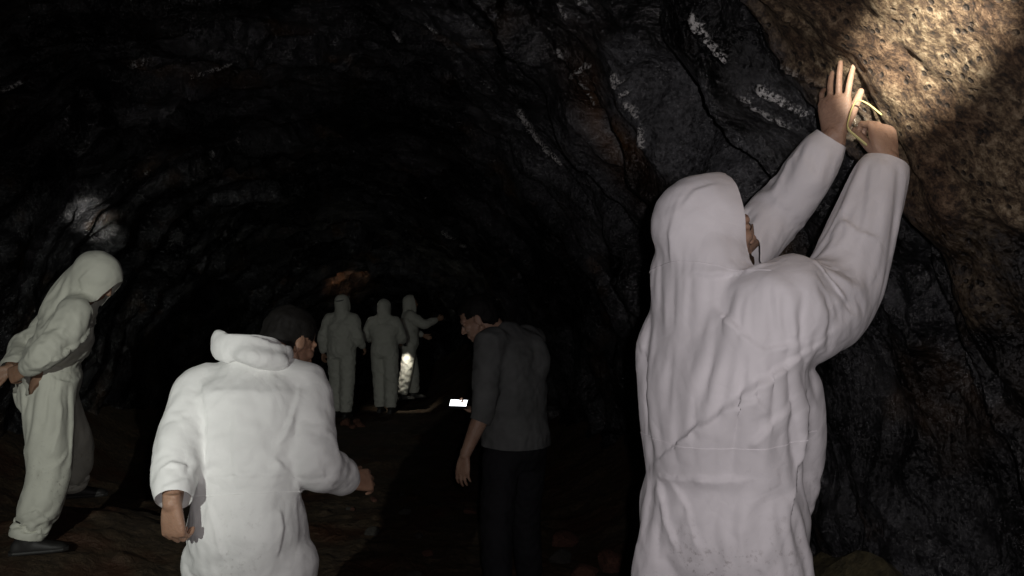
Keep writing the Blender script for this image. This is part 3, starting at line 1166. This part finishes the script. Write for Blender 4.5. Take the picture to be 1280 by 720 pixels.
def coverall(J, parent, material, voxel, hood='up', goal=.25, grow=.06, frames=16, k=None, sl=None, sr=None, tr=None, extra=None,
             subdiv=1, sim=True, hood_grow=1.0, face_cut=.055, face_tilt=.1, face_depth=.2, pinch=True, seed=0, bend=.12, thick=.0):
    J['headLf'] = headL(J)
    bm = bmesh.new()
    torso(bm, J, k or SUIT_K)
    sleeve(bm, J, 'l', **(sl or {}))
    sleeve(bm, J, 'r', **(sr or {}))
    trouser(bm, J, 'l', **(tr or {}))
    trouser(bm, J, 'r', **(tr or {}))
    if hood == 'up':
        hood_up(bm, J, grow=hood_grow)
    elif hood == 'down':
        chain(bm, [(J['neck'] + V(0, 0, -.02), .11), (J['neck'] + V(0, 0, .03), .092)], 20)
    if extra:
        extra(bm)
    me = voxel_mesh(bm, voxel, 7, "coverall")
    L = J['headLf']
    for s in 'lr':
        d = (J['w' + s] - J['e' + s]).normalized()
        cut(me, J['w' + s] - d * .012, d, J['w' + s], .085, -.05, .11)
        d = (J['a' + s] - J['k' + s]).normalized()
        cut(me, J['a' + s], d, J['a' + s], .15, -.06, .16)
    f = J['hf'].normalized()
    if hood == 'up' and face_cut:
        up = (J['hup'] - f * J['hup'].dot(f)).normalized()
        no = (f + up * face_tilt).normalized()
        cut(me, J['head'] + f * face_cut, no, J['head'] - up * .02, .165, -.03, face_depth)
    if hood == 'down':
        n = (J['neck'] - J['chest']).normalized()
        cut(me, J['neck'] + n * .055, n, J['neck'], .14, 0, .2)
    if sim:
        co = get_co(me)
        g = np.full(len(co), goal)
        def hold(p, rad, val):
            d = np.linalg.norm(co - np.array(p), axis=1)
            w = 1 - sstep(rad * .5, rad, d)
            np.copyto(g, np.maximum(g, w * val))
        for s in 'lr':
            hold(J['w' + s], .10, .9)
            hold(J['a' + s], .12, .9)
            hold(J['s' + s] + V(0, 0, .06), .13, .75)
            hold(J['e' + s], .12, .35)
        hold(J['neck'], .14, .7)
        if hood == 'up':
            hold(L(0, -.03, .06), .22, .8)
            hold(L(0, .05, .0), .15, .8)
        if pinch:
            ax = np.array((J['chest'] - J['waist']).normalized())
            rel = co - np.array(J['waist'])
            h = rel @ ax
            rad = np.linalg.norm(rel - h[:, None] * ax, axis=1)
            np.copyto(g, np.maximum(g, (np.abs(h) < .025) * (rad < .30) * .5))
        me = drape(me, g, frames, grow, seed=seed, bend=bend)
    me = relax(me, 1, .35, subdiv, thick)
    return link("coverall", me, material, parent)


# ------------------------------------------------------------------ build
GROUND = build_ground()
CAVE = build_cave()


def gz(x, y):
    p = np.array([[x, y, 0.0]])
    d = fbm(p * 1.6, 4, 3) * 0.05 + np.maximum(fbm(p * 6.0, 4, 9), 0.0) * 0.06
    return float(ground_z(x, y) + d[0])


def dirv(x, y, z=0.0):
    return V(x, y, z).normalized()


def feet(J, spots):
    """ankles over the ground at two spots"""
    for s, (x, y) in zip('lr', spots):
        J['a' + s] = V(x, y, gz(x, y) + .085)
        if 'k' + s not in J:
            h = J['h' + s]
            J['k' + s] = h.lerp(J['a' + s], .5) + J['pf'] * .03


# -- explorer with both arms up against the overhang
def person_reaching():
    J = dict(pf=dirv(.55, .83), pelvis=P(903, 655, 1.96), waist=P(905, 582, 1.95), chest=P(896, 455, 1.94), neck=P(893, 365, 1.95),
             sl=P(852, 372, 2.08), sr=P(968, 392, 1.83), el=P(962, 276, 2.21), wl=P(1043, 168, 2.11),
             er=P(1042, 362, 1.95), wr=P(1110, 200, 2.00), head=P(891, 292, 1.99), hf=dirv(.93, .27, .22), hup=V(-.2, -.1, 1))
    rt = V(J['pf'].y, -J['pf'].x, 0)
    J['hl'] = J['pelvis'] - rt * .10 + V(0, 0, -.03)
    J['hr'] = J['pelvis'] + rt * .10 + V(0, 0, -.03)
    feet(J, [(J['hl'].x - .02, J['hl'].y + .10), (J['hr'].x - .02, J['hr'].y - .12)])
    root = empty("person", V(J['pelvis'].x, J['pelvis'].y, gz(J['pelvis'].x, J['pelvis'].y)))
    tag(root, "person in soiled white hooded coverall reaching both hands up to the tan rock", "person", "explorers in white coveralls")
    bk = dirv(-.72, -.70, .10)
    hands = [dict(side='l', direc=dirv(.03, .02, 1), back=bk, thumb_side=1, spread=7.0, fat=.88, thumb=(.35, .90, -.30),
                  per=[(0, 4, 4), (-4, 5, 4), (8, 14, 8), (16, 30, 14)], size=1.10),
             dict(side='r', direc=dirv(-.02, .30, 1), back=dirv(.35, -1, .3), thumb_side=-1, curls=(55, 75, 40), thumb=(.22, .95, -.50), size=1.05)]
    body = link("body", build_body(J, .0030, hands=hands), M_SKIN, root)
    eyes(J, root)
    hair(J, root, .007)
    # short beard
    L = headL(J)
    f = J['hf'].normalized(); up = (J['hup'] - f * J['hup'].dot(f)).normalized(); r = f.cross(up)
    bm = bmesh.new()
    blob(bm, L(0, .046, -.084), r * .052, f * .046, up * .040, 18)
    for s in (-1, 1):
        chain(bm, [(L(s * .066, .0, -.02), .012), (L(s * .055, .025, -.075), .020), (L(s * .02, .06, -.10), .022)], 10)
    me = voxel_mesh(bm, .006, 2, "beard")
    co = get_co(me)
    set_co(me, co + get_no(me) * (fbm(co * 120, 2, 4) * .005)[:, None])
    link("beard", me, M_BEARD, root)

    def extra(bm):
        blob(bm, P(830, 440, 2.02), V(.075, 0, 0), V(0, .07, 0), V(0, 0, .11))      # loose back panel over the shoulder blade
        chain(bm, [(P(860, 340, 2.0), .10), (P(880, 390, 1.97), .12)], 16)
        chain(bm, [(P(832, 640, 1.93), .05), (P(826, 690, 1.95), .07), (P(826, 760, 1.97), .075)], 14, 3)       # trouser seat   # the big fold pulled up by the arm
        chain(bm, [(P(990, 470, 1.92), .07), (P(1000, 560, 1.96), .06), (P(975, 640, 1.98), .07)], 14, 3)
    cv = coverall(J, root, M_SUIT_PINK, .0112, extra=extra, goal=.12, grow=.032, frames=15, seed=3, bend=.3, pinch=False,
                  sl=dict(r0=.085, r1=.080, r2=.072, r3=.046), sr=dict(r0=.118, r1=.106, r2=.084, r3=.060, bag=.01), hood_grow=1.13, face_cut=.022, face_tilt=-.15, face_depth=.165)
    creases(cv, [([(1012, 436), (945, 484), (875, 536), (814, 586)], .020, .05),
                 ([(1000, 428), (955, 440), (915, 405), (890, 380)], .012, .035),
                 ([(845, 345), (890, 342), (940, 338), (972, 326)], .010, .03),
                 ([(986, 660), (1000, 570), (1004, 460)], .016, .03),
                 ([(940, 600), (880, 598), (820, 590)], .010, .03), ([(846, 690), (832, 640), (822, 596)], .012, .022), ([(880, 700), (862, 640), (838, 600)], .009, .025),
                 ([(800, 420), (812, 480), (812, 560)], .008, .03), ([(960, 520), (945, 500), (915, 512)], .010, .025), ([(985, 500), (960, 535), (935, 560)], .008, .03),
                 ([(1060, 380), (1030, 345), (1015, 312)], .010, .025), ([(1100, 300), (1070, 290), (1050, 275)], .008, .02),
                 ([(850, 250), (838, 290), (840, 330)], .007, .02), ([(900, 232), (870, 240), (852, 262)], .006, .02)])
    nk = (J['head'] - J['neck']).normalized()
    seam_tube(cv.data, J['neck'] + nk * .015, (nk + J['hf'] * .35).normalized(), cv, M_SUIT_PINK, J['neck'], .2, r=.0016)
    up = (J['chest'] - J['waist']).normalized()
    seam_tube(cv.data, J['waist'] + up * .085, up, cv, M_SUIT_PINK, J['waist'] + up * .08, .22, r=.0011)
    for s, d in (('l', J['pf']), ('r', J['pf'])):
        shoe(J, s, d, root, 0)
    # pale yellow strip bent round the thumb
    t = J['handLl']
    pts = [P(1082, 180, 2.00), P(1070, 170, 2.01), P(1060, 160, 2.02), P(1062, 146, 2.03), P(1067, 132, 2.03), P(1073, 125, 2.025), P(1086, 130, 2.01), P(1101, 142, 1.99)]
    bm = bmesh.new()
    pr = [(p, .0062) for p in pts]
    chain(bm, pr, 8, 4, flat=.35, hint=V(0, 1, 0))
    bmesh.ops.recalc_face_normals(bm, faces=bm.faces)
    me = bpy.data.meshes.new("yellow_strip")
    bm.to_mesh(me)
    bm.free()
    smooth_shade(me)
    tag(link("yellow_strip", me, M_TAPE), "bent pale yellow strip held between the two raised hands", "strip")
    return J


def person_walking():
    J = dict(pf=dirv(.12, 1), pelvis=P(312, 688, 2.50), waist=P(308, 618, 2.48), chest=P(312, 502, 2.55), neck=P(318, 452, 2.62),
             sl=P(252, 486, 2.54), sr=P(378, 482, 2.60), el=P(221, 562, 2.38), wl=P(215, 630, 2.25), er=P(392, 578, 2.50), wr=P(437, 602, 2.66),
             head=P(362, 428, 2.84), hf=dirv(.55, .75, -.42), hup=V(.2, .35, 1))
    rt = V(J['pf'].y, -J['pf'].x, 0)
    J['hl'] = J['pelvis'] - rt * .10 + V(0, 0, -.03)
    J['hr'] = J['pelvis'] + rt * .10 + V(0, 0, -.03)
    feet(J, [(J['hl'].x - .02, J['hl'].y + .16), (J['hr'].x + .02, J['hr'].y - .18)])
    root = empty("person", V(J['pelvis'].x, J['pelvis'].y, gz(J['pelvis'].x, J['pelvis'].y)))
    tag(root, "person in clean white coverall with hood folded down, walking away with dark hair", "person", "explorers in white coveralls")
    hands = [dict(side='l', direc=dirv(.02, .10, -1), back=dirv(-.35, -1, 0), thumb_side=1, curls=(48, 62, 36), thumb=(.4, .9, -.40), size=1.0),
             dict(side='r', direc=dirv(.6, .8, -.10), back=dirv(.55, -.6, .5), thumb_side=-1, curls=(35, 45, 30), thumb=(.5, .85, -.3), size=1.0)]
    link("body", build_body(J, .0042, hands=hands), M_SKIN2, root)
    eyes(J, root)
    hair(J, root, .007)
    cv = coverall(J, root, M_SUIT, .0125, hood='down', goal=.20, grow=.016, frames=14, seed=8,
                  sl=dict(r0=.080, r1=.070, r2=.066, r3=.054), sr=dict(r0=.086, r1=.084, r2=.074, r3=.052), k=scale_k(SUIT_K, .88, .95), bend=.3)
    creases(cv, [([(388, 645), (372, 602), (338, 572)], .014, .03), ([(250, 470), (262, 530), (258, 590)], .010, .03), ([(375, 480), (362, 530), (345, 560)], .010, .035),
                 ([(240, 590), (300, 594), (360, 598)], .005, .03), ([(300, 470), (292, 540), (296, 620)], .005, .04), ([(235, 585), (215, 580), (198, 592)], .009, .018),
                 ([(238, 600), (220, 604), (200, 612)], .006, .015), ([(280, 700), (270, 660), (262, 635)], .009, .025), ([(345, 700), (352, 660), (348, 636)], .008, .025),
                 ([(420, 612), (402, 590), (395, 560)], .008, .02)])
    up = (J['chest'] - J['waist']).normalized()
    seam_tube(cv.data, J['waist'], up, cv, M_SUIT, J['waist'], .24)
    seam_tube(cv.data, J['waist'] + up * .11, up, cv, M_SUIT, J['waist'] + up * .11, .225)
    # the hood lying in folds round the back of the neck
    n = J['neck']
    bm = bmesh.new()
    ring = []
    for k in range(13):
        a = R(175 + k * 16.5)                          # from the left round the back to the right
        lift = .052 - .020 * math.cos(a - R(180)) * -1 - .012 * (k / 12.0)
        lift -= .022 * max(0, 1 - k / 2.0)
        ring.append((n + V(math.cos(a) * .118, math.sin(a) * .100 - .015, lift - .006 * k / 12.0 + .006 * math.sin(k * 1.3)), .050 * min(1, .45 + k * .2, .45 + (12 - k) * .2)))
    chain(bm, ring, 12, 3, flat=.38, hint=V(0, 0, 1))
    chain(bm, [(P(284, 437, 2.54), .026), (P(318, 446, 2.49), .034), (P(352, 452, 2.54), .028)], 14, 3)
    me = voxel_mesh(bm, .010, 5, "hood")
    me = drape(me, np.full(len(me.vertices), .25), 8, .015, seed=5)
    me = relax(me, 1, .35, 1)
    link("hood", me, M_SUIT, cv)
    for s in 'lr':
        shoe(J, s, J['pf'], root, 0)
    return J


def lamp_on_head(J, parent, target, watts, size, blend, col, side=0.0):
    """head torch: strap, housing, lit lens and its beam"""
    L = headL(J)
    f = J['hf'].normalized(); up = (J['hup'] - f * J['hup'].dot(f)).normalized(); r = f.cross(up)
    bm = bmesh.new()
    pts = []
    for k in range(25):
        a = 2 * math.pi * k / 24
        pts.append((L(math.cos(a) * .090, math.sin(a) * .112 - .012, .060), .010))
    chain(bm, pts, 6, 1, flat=.3, hint=up, round_ends=False)
    c = L(0, .118, .062)
    loft(bm, [(c - f * .02, r * .030, up * .020), (c + f * .012, r * .030, up * .020), (c + f * .018, r * .026, up * .017)], 12, 4)
    bmesh.ops.recalc_face_normals(bm, faces=bm.faces)
    me = bpy.data.meshes.new("head_torch")
    bm.to_mesh(me); bm.free()
    ht = link("head_torch", me, M_STRAP, parent)
    bm = bmesh.new()
    c2 = c + f * .020
    loft(bm, [(c2, r * .016, up * .014), (c2 + f * .003, r * .014, up * .012)], 12)
    me = bpy.data.meshes.new("lens")
    bmesh.ops.recalc_face_normals(bm, faces=bm.faces)
    bm.to_mesh(me); bm.free()
    link("lens", me, M_LENS, ht)
    spot("head_torch_beam", c + f * .035, target, watts, size, blend, col, .01)


def person_leaning():
    J = dict(pf=dirv(.92, .38), pelvis=P(60, 482, 4.42), waist=P(64, 450, 4.42), chest=P(84, 400, 4.42), neck=P(104, 370, 4.42),
             sr=P(94, 392, 4.24), sl=P(84, 386, 4.58), er=P(58, 440, 4.10), wr=P(30, 463, 4.16), el=P(30, 432, 4.58), wl=P(10, 462, 4.34),
             head=P(121, 347, 4.4), hf=dirv(.78, .12, -.62), hup=V(.6, 0, 1),
             hr=P(62, 492, 4.32), hl=P(62, 490, 4.50), kr=P(60, 588, 4.28), ar=P(33, 672, 4.22), kl=P(92, 545, 4.72), al=P(90, 605, 4.90))
    root = empty("person", V(J['pelvis'].x, J['pelvis'].y, gz(J['pelvis'].x, J['pelvis'].y)))
    tag(root, "person in worn white hooded coverall leaning forward, hands clasped behind the back", "person", "explorers in white coveralls")
    hands = [dict(side='r', direc=dirv(-.85, .25, -.30), back=dirv(-.15, -1, .1), thumb_side=1, curls=(50, 60, 30), thumb=(.5, .85, -.4), size=1.1),
             dict(side='l', direc=dirv(-.6, -.5, -.35), back=dirv(-.6, .6, .1), thumb_side=1, curls=(35, 45, 25), thumb=(.5, .85, -.4))]
    link("body", build_body(J, .0055, hands=hands), M_SKIN2, root)
    eyes(J, root)
    def extra(bm):
        chain(bm, [(P(112, 342, 4.42), .095), (P(92, 364, 4.42), .11), (P(76, 392, 4.42), .13)], 16, 3)
    cv = coverall(J, root, M_SUIT_OLD, .0165, extra=extra, goal=.14, grow=.05, frames=14, seed=4, subdiv=1,
                  tr=dict(r0=.125, r1=.105, r2=.105, r3=.095), hood_grow=1.06, face_cut=.105, face_tilt=-.15)
    creases(cv, [([(124, 404), (95, 432), (62, 448), (40, 460)], .022, .04), ([(110, 470), (80, 478), (50, 470)], .014, .035), ([(85, 560), (65, 585), (45, 590)], .014, .035),
                 ([(75, 500), (72, 540), (60, 575)], .012, .04), ([(68, 650), (45, 640), (22, 648)], .014, .03), ([(115, 335), (100, 350), (92, 368)], .010, .025)])
    up = (J['chest'] - J['waist']).normalized()
    seam_tube(cv.data, J['waist'], up, cv, M_SUIT_OLD, J['waist'], .25)
    for s in 'lr':
        shoe(J, s, J['pf'], root, 0)
    return J


def person_phone():
    J = dict(pf=dirv(-.70, .72), pelvis=P(644, 562, 4.36), waist=P(646, 520, 4.36), chest=P(640, 450, 4.36), neck=P(616, 410, 4.36),
             sl=P(612, 428, 4.19), sr=P(664, 424, 4.52), el=P(604, 514, 4.12), wl=P(581, 570, 4.08), er=P(655, 500, 4.64), wr=P(603, 513, 4.47),
             head=P(597, 398, 4.34), hf=dirv(-.88, .15, -.45), hup=V(-.45, 0, 1))
    rt = V(J['pf'].y, -J['pf'].x, 0)
    J['hl'] = J['pelvis'] - rt * .10 + V(0, 0, -.03)
    J['hr'] = J['pelvis'] + rt * .10 + V(0, 0, -.03)
    feet(J, [(-.07, 4.15), (.10, 4.55)])
    root = empty("person", V(J['pelvis'].x, J['pelvis'].y, gz(J['pelvis'].x, J['pelvis'].y)))
    tag(root, "person in charcoal sweater and black trousers looking down at a lit phone", "person")
    hands = [dict(side='l', direc=dirv(-.12, -.05, -1), back=dirv(-.5, -1, .1), thumb_side=1, curls=(18, 22, 14), thumb=(.45, .9, -.3), size=1.0),
             dict(side='r', direc=dirv(-.9, -.2, .1), back=dirv(0, .2, -1), thumb_side=-1, curls=(25, 50, 35), thumb=(.7, .8, .3), size=1.0)]
    link("body", build_body(J, .0045, hands=hands, thin=1.0), M_SKIN, root)
    eyes(J, root)
    hair(J, root, .008)
    # short dark beard
    L = headL(J)
    f = J['hf'].normalized(); up = (J['hup'] - f * J['hup'].dot(f)).normalized(); r = f.cross(up)
    # sweater, sleeves pushed up to the elbow
    bm = bmesh.new()
    k = scale_k(SUIT_K, .98, .98)
    J2 = dict(J)
    torso(bm, J2, k)
    for s in 'lr':
        sh, e, w = J['s' + s], J['e' + s], J['w' + s]
        root_ = J['chest'].lerp(sh, .5) + (J['neck'] - J['chest']) * .15
        chain(bm, [(root_, .085), (sh, .085), (sh.lerp(e, .5), .075), (e, .066), (e.lerp(w, .22), .058)], 16, 3)
    blob(bm, P(664, 450, 4.40), V(.11, 0, 0), V(0, .12, 0), V(0, 0, .15))
    me = voxel_mesh(bm, .0145, 6, "sweater")
    up1 = (J['waist'] - J['pelvis']).normalized()
    cut(me, J['pelvis'] + up1 * .03, -up1, J['pelvis'], .27, -.08, .3)
    for s in 'lr':
        d = (J['w' + s] - J['e' + s]).normalized()
        cut(me, J['e' + s] + d * .055, d, J['e' + s], .075, 0, .2)
    n = (J['neck'] - J['chest']).normalized()
    cut(me, J['neck'] + n * .005, n, J['neck'], .13, -.05, .2)
    g = np.full(len(me.vertices), .25)
    me = drape(me, g, 12, .022, seed=2, bend=.4)
    me = relax(me, 1, .35, 1)
    link("sweater", me, M_SWEATER, root)
    # trousers
    bm = bmesh.new()
    torso(bm, J, scale_k(SUIT_K, .88, .88))
    trouser(bm, J, 'l', .105, .088, .080, .075)
    trouser(bm, J, 'r', .105, .088, .080, .075)
    me = voxel_mesh(bm, .0150, 6, "trousers")
    carve(me, (get_co(me) - np.array(J['pelvis'])) @ np.array(up1) < .09)
    me = drape(me, np.full(len(me.vertices), .25), 12, .04, seed=9)
    me = relax(me, 1, .35, 1)
    trs = link("trousers", me, M_TROUSER, root)
    for s in 'lr':
        shoe(J, s, J['pf'], root, 0)
    return J, root, trs


def phone(J):
    c = P(573, 505, 4.42)
    root = empty("phone", c)
    tag(root, "slim phone with white lit screen in the hand of the person in the sweater", "phone")
    bm = bmesh.new()
    x = dirv(-.99, .05, .03)
    up = dirv(0, -.42, .9)
    y = up.cross(x).normalized()
    up = x.cross(y)
    bmesh.ops.create_cube(bm, size=1)
    for v in bm.verts:
        v.co = c + x * v.co.x * .100 + y * v.co.y * .074 + up * v.co.z * .009
    bmesh.ops.bevel(bm, geom=bm.edges[:], offset=.003, segments=2, affect='EDGES')
    me = bpy.data.meshes.new("case")
    bm.to_mesh(me); bm.free()
    link("case", me, M_PHONE, root)
    bm = bmesh.new()
    bmesh.ops.create_cube(bm, size=1)
    for v in bm.verts:
        v.co = c + up * .0052 + x * v.co.x * .093 + y * v.co.y * .067 + up * v.co.z * .0015
    me = bpy.data.meshes.new("screen")
    bm.to_mesh(me); bm.free()
    link("screen", me, M_SCREEN, root)


def person_far(name_label, base_px, base_py, d, height, pf, hf, arms, mat_, seed, lean=V(0, 0, 0), step=.05, frames=10):
    """a standing explorer; arms: dict of offsets (right, forward, up) in metres from the shoulder for elbow and wrist"""
    base = P(base_px, base_py, d)
    s = height / 1.75
    f = dirv(pf[0], pf[1])
    r = V(f.y, -f.x, 0)
    def at(a, b, c): return base + r * a * s + f * b * s + V(0, 0, c * s) + lean * (c / 1.5)
    J = dict(pf=f, pelvis=at(0, 0, .95), waist=at(0, 0, 1.09), chest=at(0, 0, 1.30), neck=at(0, .01, 1.47), sl=at(-.18, 0, 1.40), sr=at(.18, 0, 1.40),
             head=at(0, .04, 1.62), hf=dirv(*hf), hup=V(0, 0, 1), hl=at(-.10, 0, .92), hr=at(.10, 0, .92),
             kl=at(-.10, step * .6 + .02, .50), kr=at(.10, -step * .5 + .02, .50), al=at(-.10, step, .085), ar=at(.10, -step, .085))
    for sd in 'lr':
        for j in 'ew':
            a, b, c = arms[j + sd]
            J[j + sd] = J['s' + sd] + r * a * s + f * b * s + V(0, 0, c * s)
    root = empty("person", base)
    tag(root, name_label, "person", "explorers in white coveralls")
    hands = []
    for sd in 'lr':
        dv = (J['w' + sd] - J['e' + sd]).normalized()
        sg = 1 if sd == 'r' else -1
        hands.append(dict(side=sd, direc=dv, back=r * sg + f * .2, thumb_side=-sg * 1, curls=(30, 40, 25), thumb=(.5, .85, -.3)))
    link("body", build_body(J, .009, hands=hands), M_SKIN2, root)
    cv = coverall(J, root, mat_, .022, goal=.2, grow=.05, frames=frames, seed=seed, subdiv=1, tr=dict(r0=.12, r1=.105, r2=.10, r3=.09))
    for sd in 'lr':
        shoe(J, sd, f, root, 0)
    return J, root


J_A = person_reaching()
J_B = person_walking()
J_C = person_leaning()
J_D, root_D, trs_D = person_phone()


def thigh_mark():
    """small white half-dome mark printed on the trouser thigh"""
    me = trs_D.data
    co = get_co(me) + np.array(trs_D.matrix_world.translation) * 0
    want = P(594, 632, 4.2)
    dv = np.array((want - CAM_POS).normalized())
    rel = co - np.array(CAM_POS)
    t = rel @ dv
    off = np.linalg.norm(rel - t[:, None] * dv, axis=1)
    k = int(np.argmin(off * 3 + t * .15))
    c = Vector(co[k]); n = Vector(get_no(me)[k])
    u = V(0, 0, 1) - n * n.z
    u.normalize()
    x = u.cross(n)
    bm = bmesh.new()
    for r0, r1 in ((.003, .008), (.011, .016), (.019, .024)):
        ra = [bm.verts.new(c + n * .004 + (x * math.cos(a) + u * math.sin(a)) * r0) for a in np.linspace(0, R(90), 8)]
        rb = [bm.verts.new(c + n * .004 + (x * math.cos(a) + u * math.sin(a)) * r1) for a in np.linspace(0, R(90), 8)]
        for i in range(7):
            bm.faces.new((ra[i], ra[i + 1], rb[i + 1], rb[i]))
    m2 = bpy.data.meshes.new("printed_mark")
    bm.to_mesh(m2); bm.free()
    link("printed_mark", m2, M_WHITE, trs_D)


thigh_mark()
phone(J_D)

hang = dict(el=(-.10, -.02, -.26), wl=(-.13, .05, -.50), er=(.05, .06, -.27), wr=(.06, .22, -.42))
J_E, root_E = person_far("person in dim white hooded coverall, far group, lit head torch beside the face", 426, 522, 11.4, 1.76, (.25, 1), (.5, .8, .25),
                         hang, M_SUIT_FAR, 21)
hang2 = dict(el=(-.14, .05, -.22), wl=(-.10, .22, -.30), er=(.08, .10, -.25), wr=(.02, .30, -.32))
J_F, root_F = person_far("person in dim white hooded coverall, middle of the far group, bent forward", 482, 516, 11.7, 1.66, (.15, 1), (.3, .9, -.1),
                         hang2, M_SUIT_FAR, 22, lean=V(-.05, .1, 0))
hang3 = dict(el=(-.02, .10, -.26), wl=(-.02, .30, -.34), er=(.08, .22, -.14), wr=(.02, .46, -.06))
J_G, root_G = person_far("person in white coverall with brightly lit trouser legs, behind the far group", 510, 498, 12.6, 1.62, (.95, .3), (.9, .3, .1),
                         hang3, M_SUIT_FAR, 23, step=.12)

# head torch of the far explorer, shining on the low vault
lamp_on_head(J_E, root_E, P(430, 346, 12.9), 26, 42, 1.0, (1, .52, .28))
# hand torch of the middle explorer, lighting the legs beyond and the mud
hx = J_F['wr'] + V(.03, .10, 0)
bm = bmesh.new()
tdir = (P(512, 478, 12.6) - hx).normalized()
chain(bm, [(hx - tdir * .07, .013), (hx + tdir * .03, .014), (hx + tdir * .045, .022), (hx + tdir * .075, .022)], 12, round_ends=False)
bmesh.ops.recalc_face_normals(bm, faces=bm.faces)
me = bpy.data.meshes.new("hand_torch")
bm.to_mesh(me); bm.free()
tag(link("hand_torch", me, M_PHONE), "black hand torch held by the middle explorer of the far group", "torch")
spot("hand_torch_beam", hx + tdir * .09, P(506, 486, 12.6), 15, 62, .8, (1, .93, .80), .01)


# ------------------------------------------------------------------ loose stones on the floor
def stones():
    shapes = [stone_mesh("stone", 50 + k, .55 + .1 * (k % 3), 3) for k in range(6)]
    spots = [(.42, 4.75, .10), (.55, 4.55, .07), (.30, 5.0, .08), (.62, 4.9, .13), (.50, 4.25, .06), (.72, 4.4, .12), (.35, 5.4, .12)]
    for k, (x, y, r) in enumerate(spots):
        o = link("stone", shapes[k % 6].copy(), M_STONE if k % 3 else M_STONE2)
        o.location = (x, y, gz(x, y) + r * .22)
        o.scale = (r, r * (.8 + .3 * random.random()), r)
        o.rotation_euler = (random.uniform(-.2, .2), random.uniform(-.2, .2), random.uniform(0, 6.28))
        tag(o, "broken stone in the rubble at the wall foot behind the person in the sweater", "stone", "rubble at the wall foot")
    far = [(-2.25, 10.9, .09), (-2.15, 11.1, .07), (-2.05, 10.85, .08), (-2.12, 10.7, .06)]
    for k, (x, y, r) in enumerate(far):
        o = link("stone", shapes[(k + 2) % 6].copy(), M_STONE2)
        o.location = (x, y, gz(x, y) + r * .22)
        o.scale = (r, r, r)
        o.rotation_euler = (0, 0, random.uniform(0, 6.28))
        tag(o, "reddish stone on the mud between the feet of the far group", "stone", "reddish stones by the far group")
    rnd = random.Random(12)
    for k in range(16):
        x, y = rnd.uniform(-1.5, -.05), rnd.uniform(4.0, 7.2)
        r = rnd.uniform(.025, .06)
        o = link("stone", shapes[k % 6].copy(), (M_STONE, M_STONE2, M_STONE)[k % 3])
        o.location = (x, y, gz(x, y) + r * .25)
        o.scale = (r * rnd.uniform(.9, 1.5), r, r)
        o.rotation_euler = (rnd.uniform(-.2, .2), rnd.uniform(-.2, .2), rnd.uniform(0, 6.28))
        tag(o, "small loose stone on the mud between the walking person and the far group", "stone", "loose stones on the mud path")
    o = link("boulder", stone_mesh("boulder", 91, .75, 4), M_MOSS)
    o.location = (1.13, 2.62, gz(1.13, 2.62) + .30)
    o.scale = (.30, .42, .58)
    o.rotation_euler = (0.1, -.3, .6)
    tag(o, "olive stained boulder at the wall foot behind the person reaching up", "boulder")


stones()
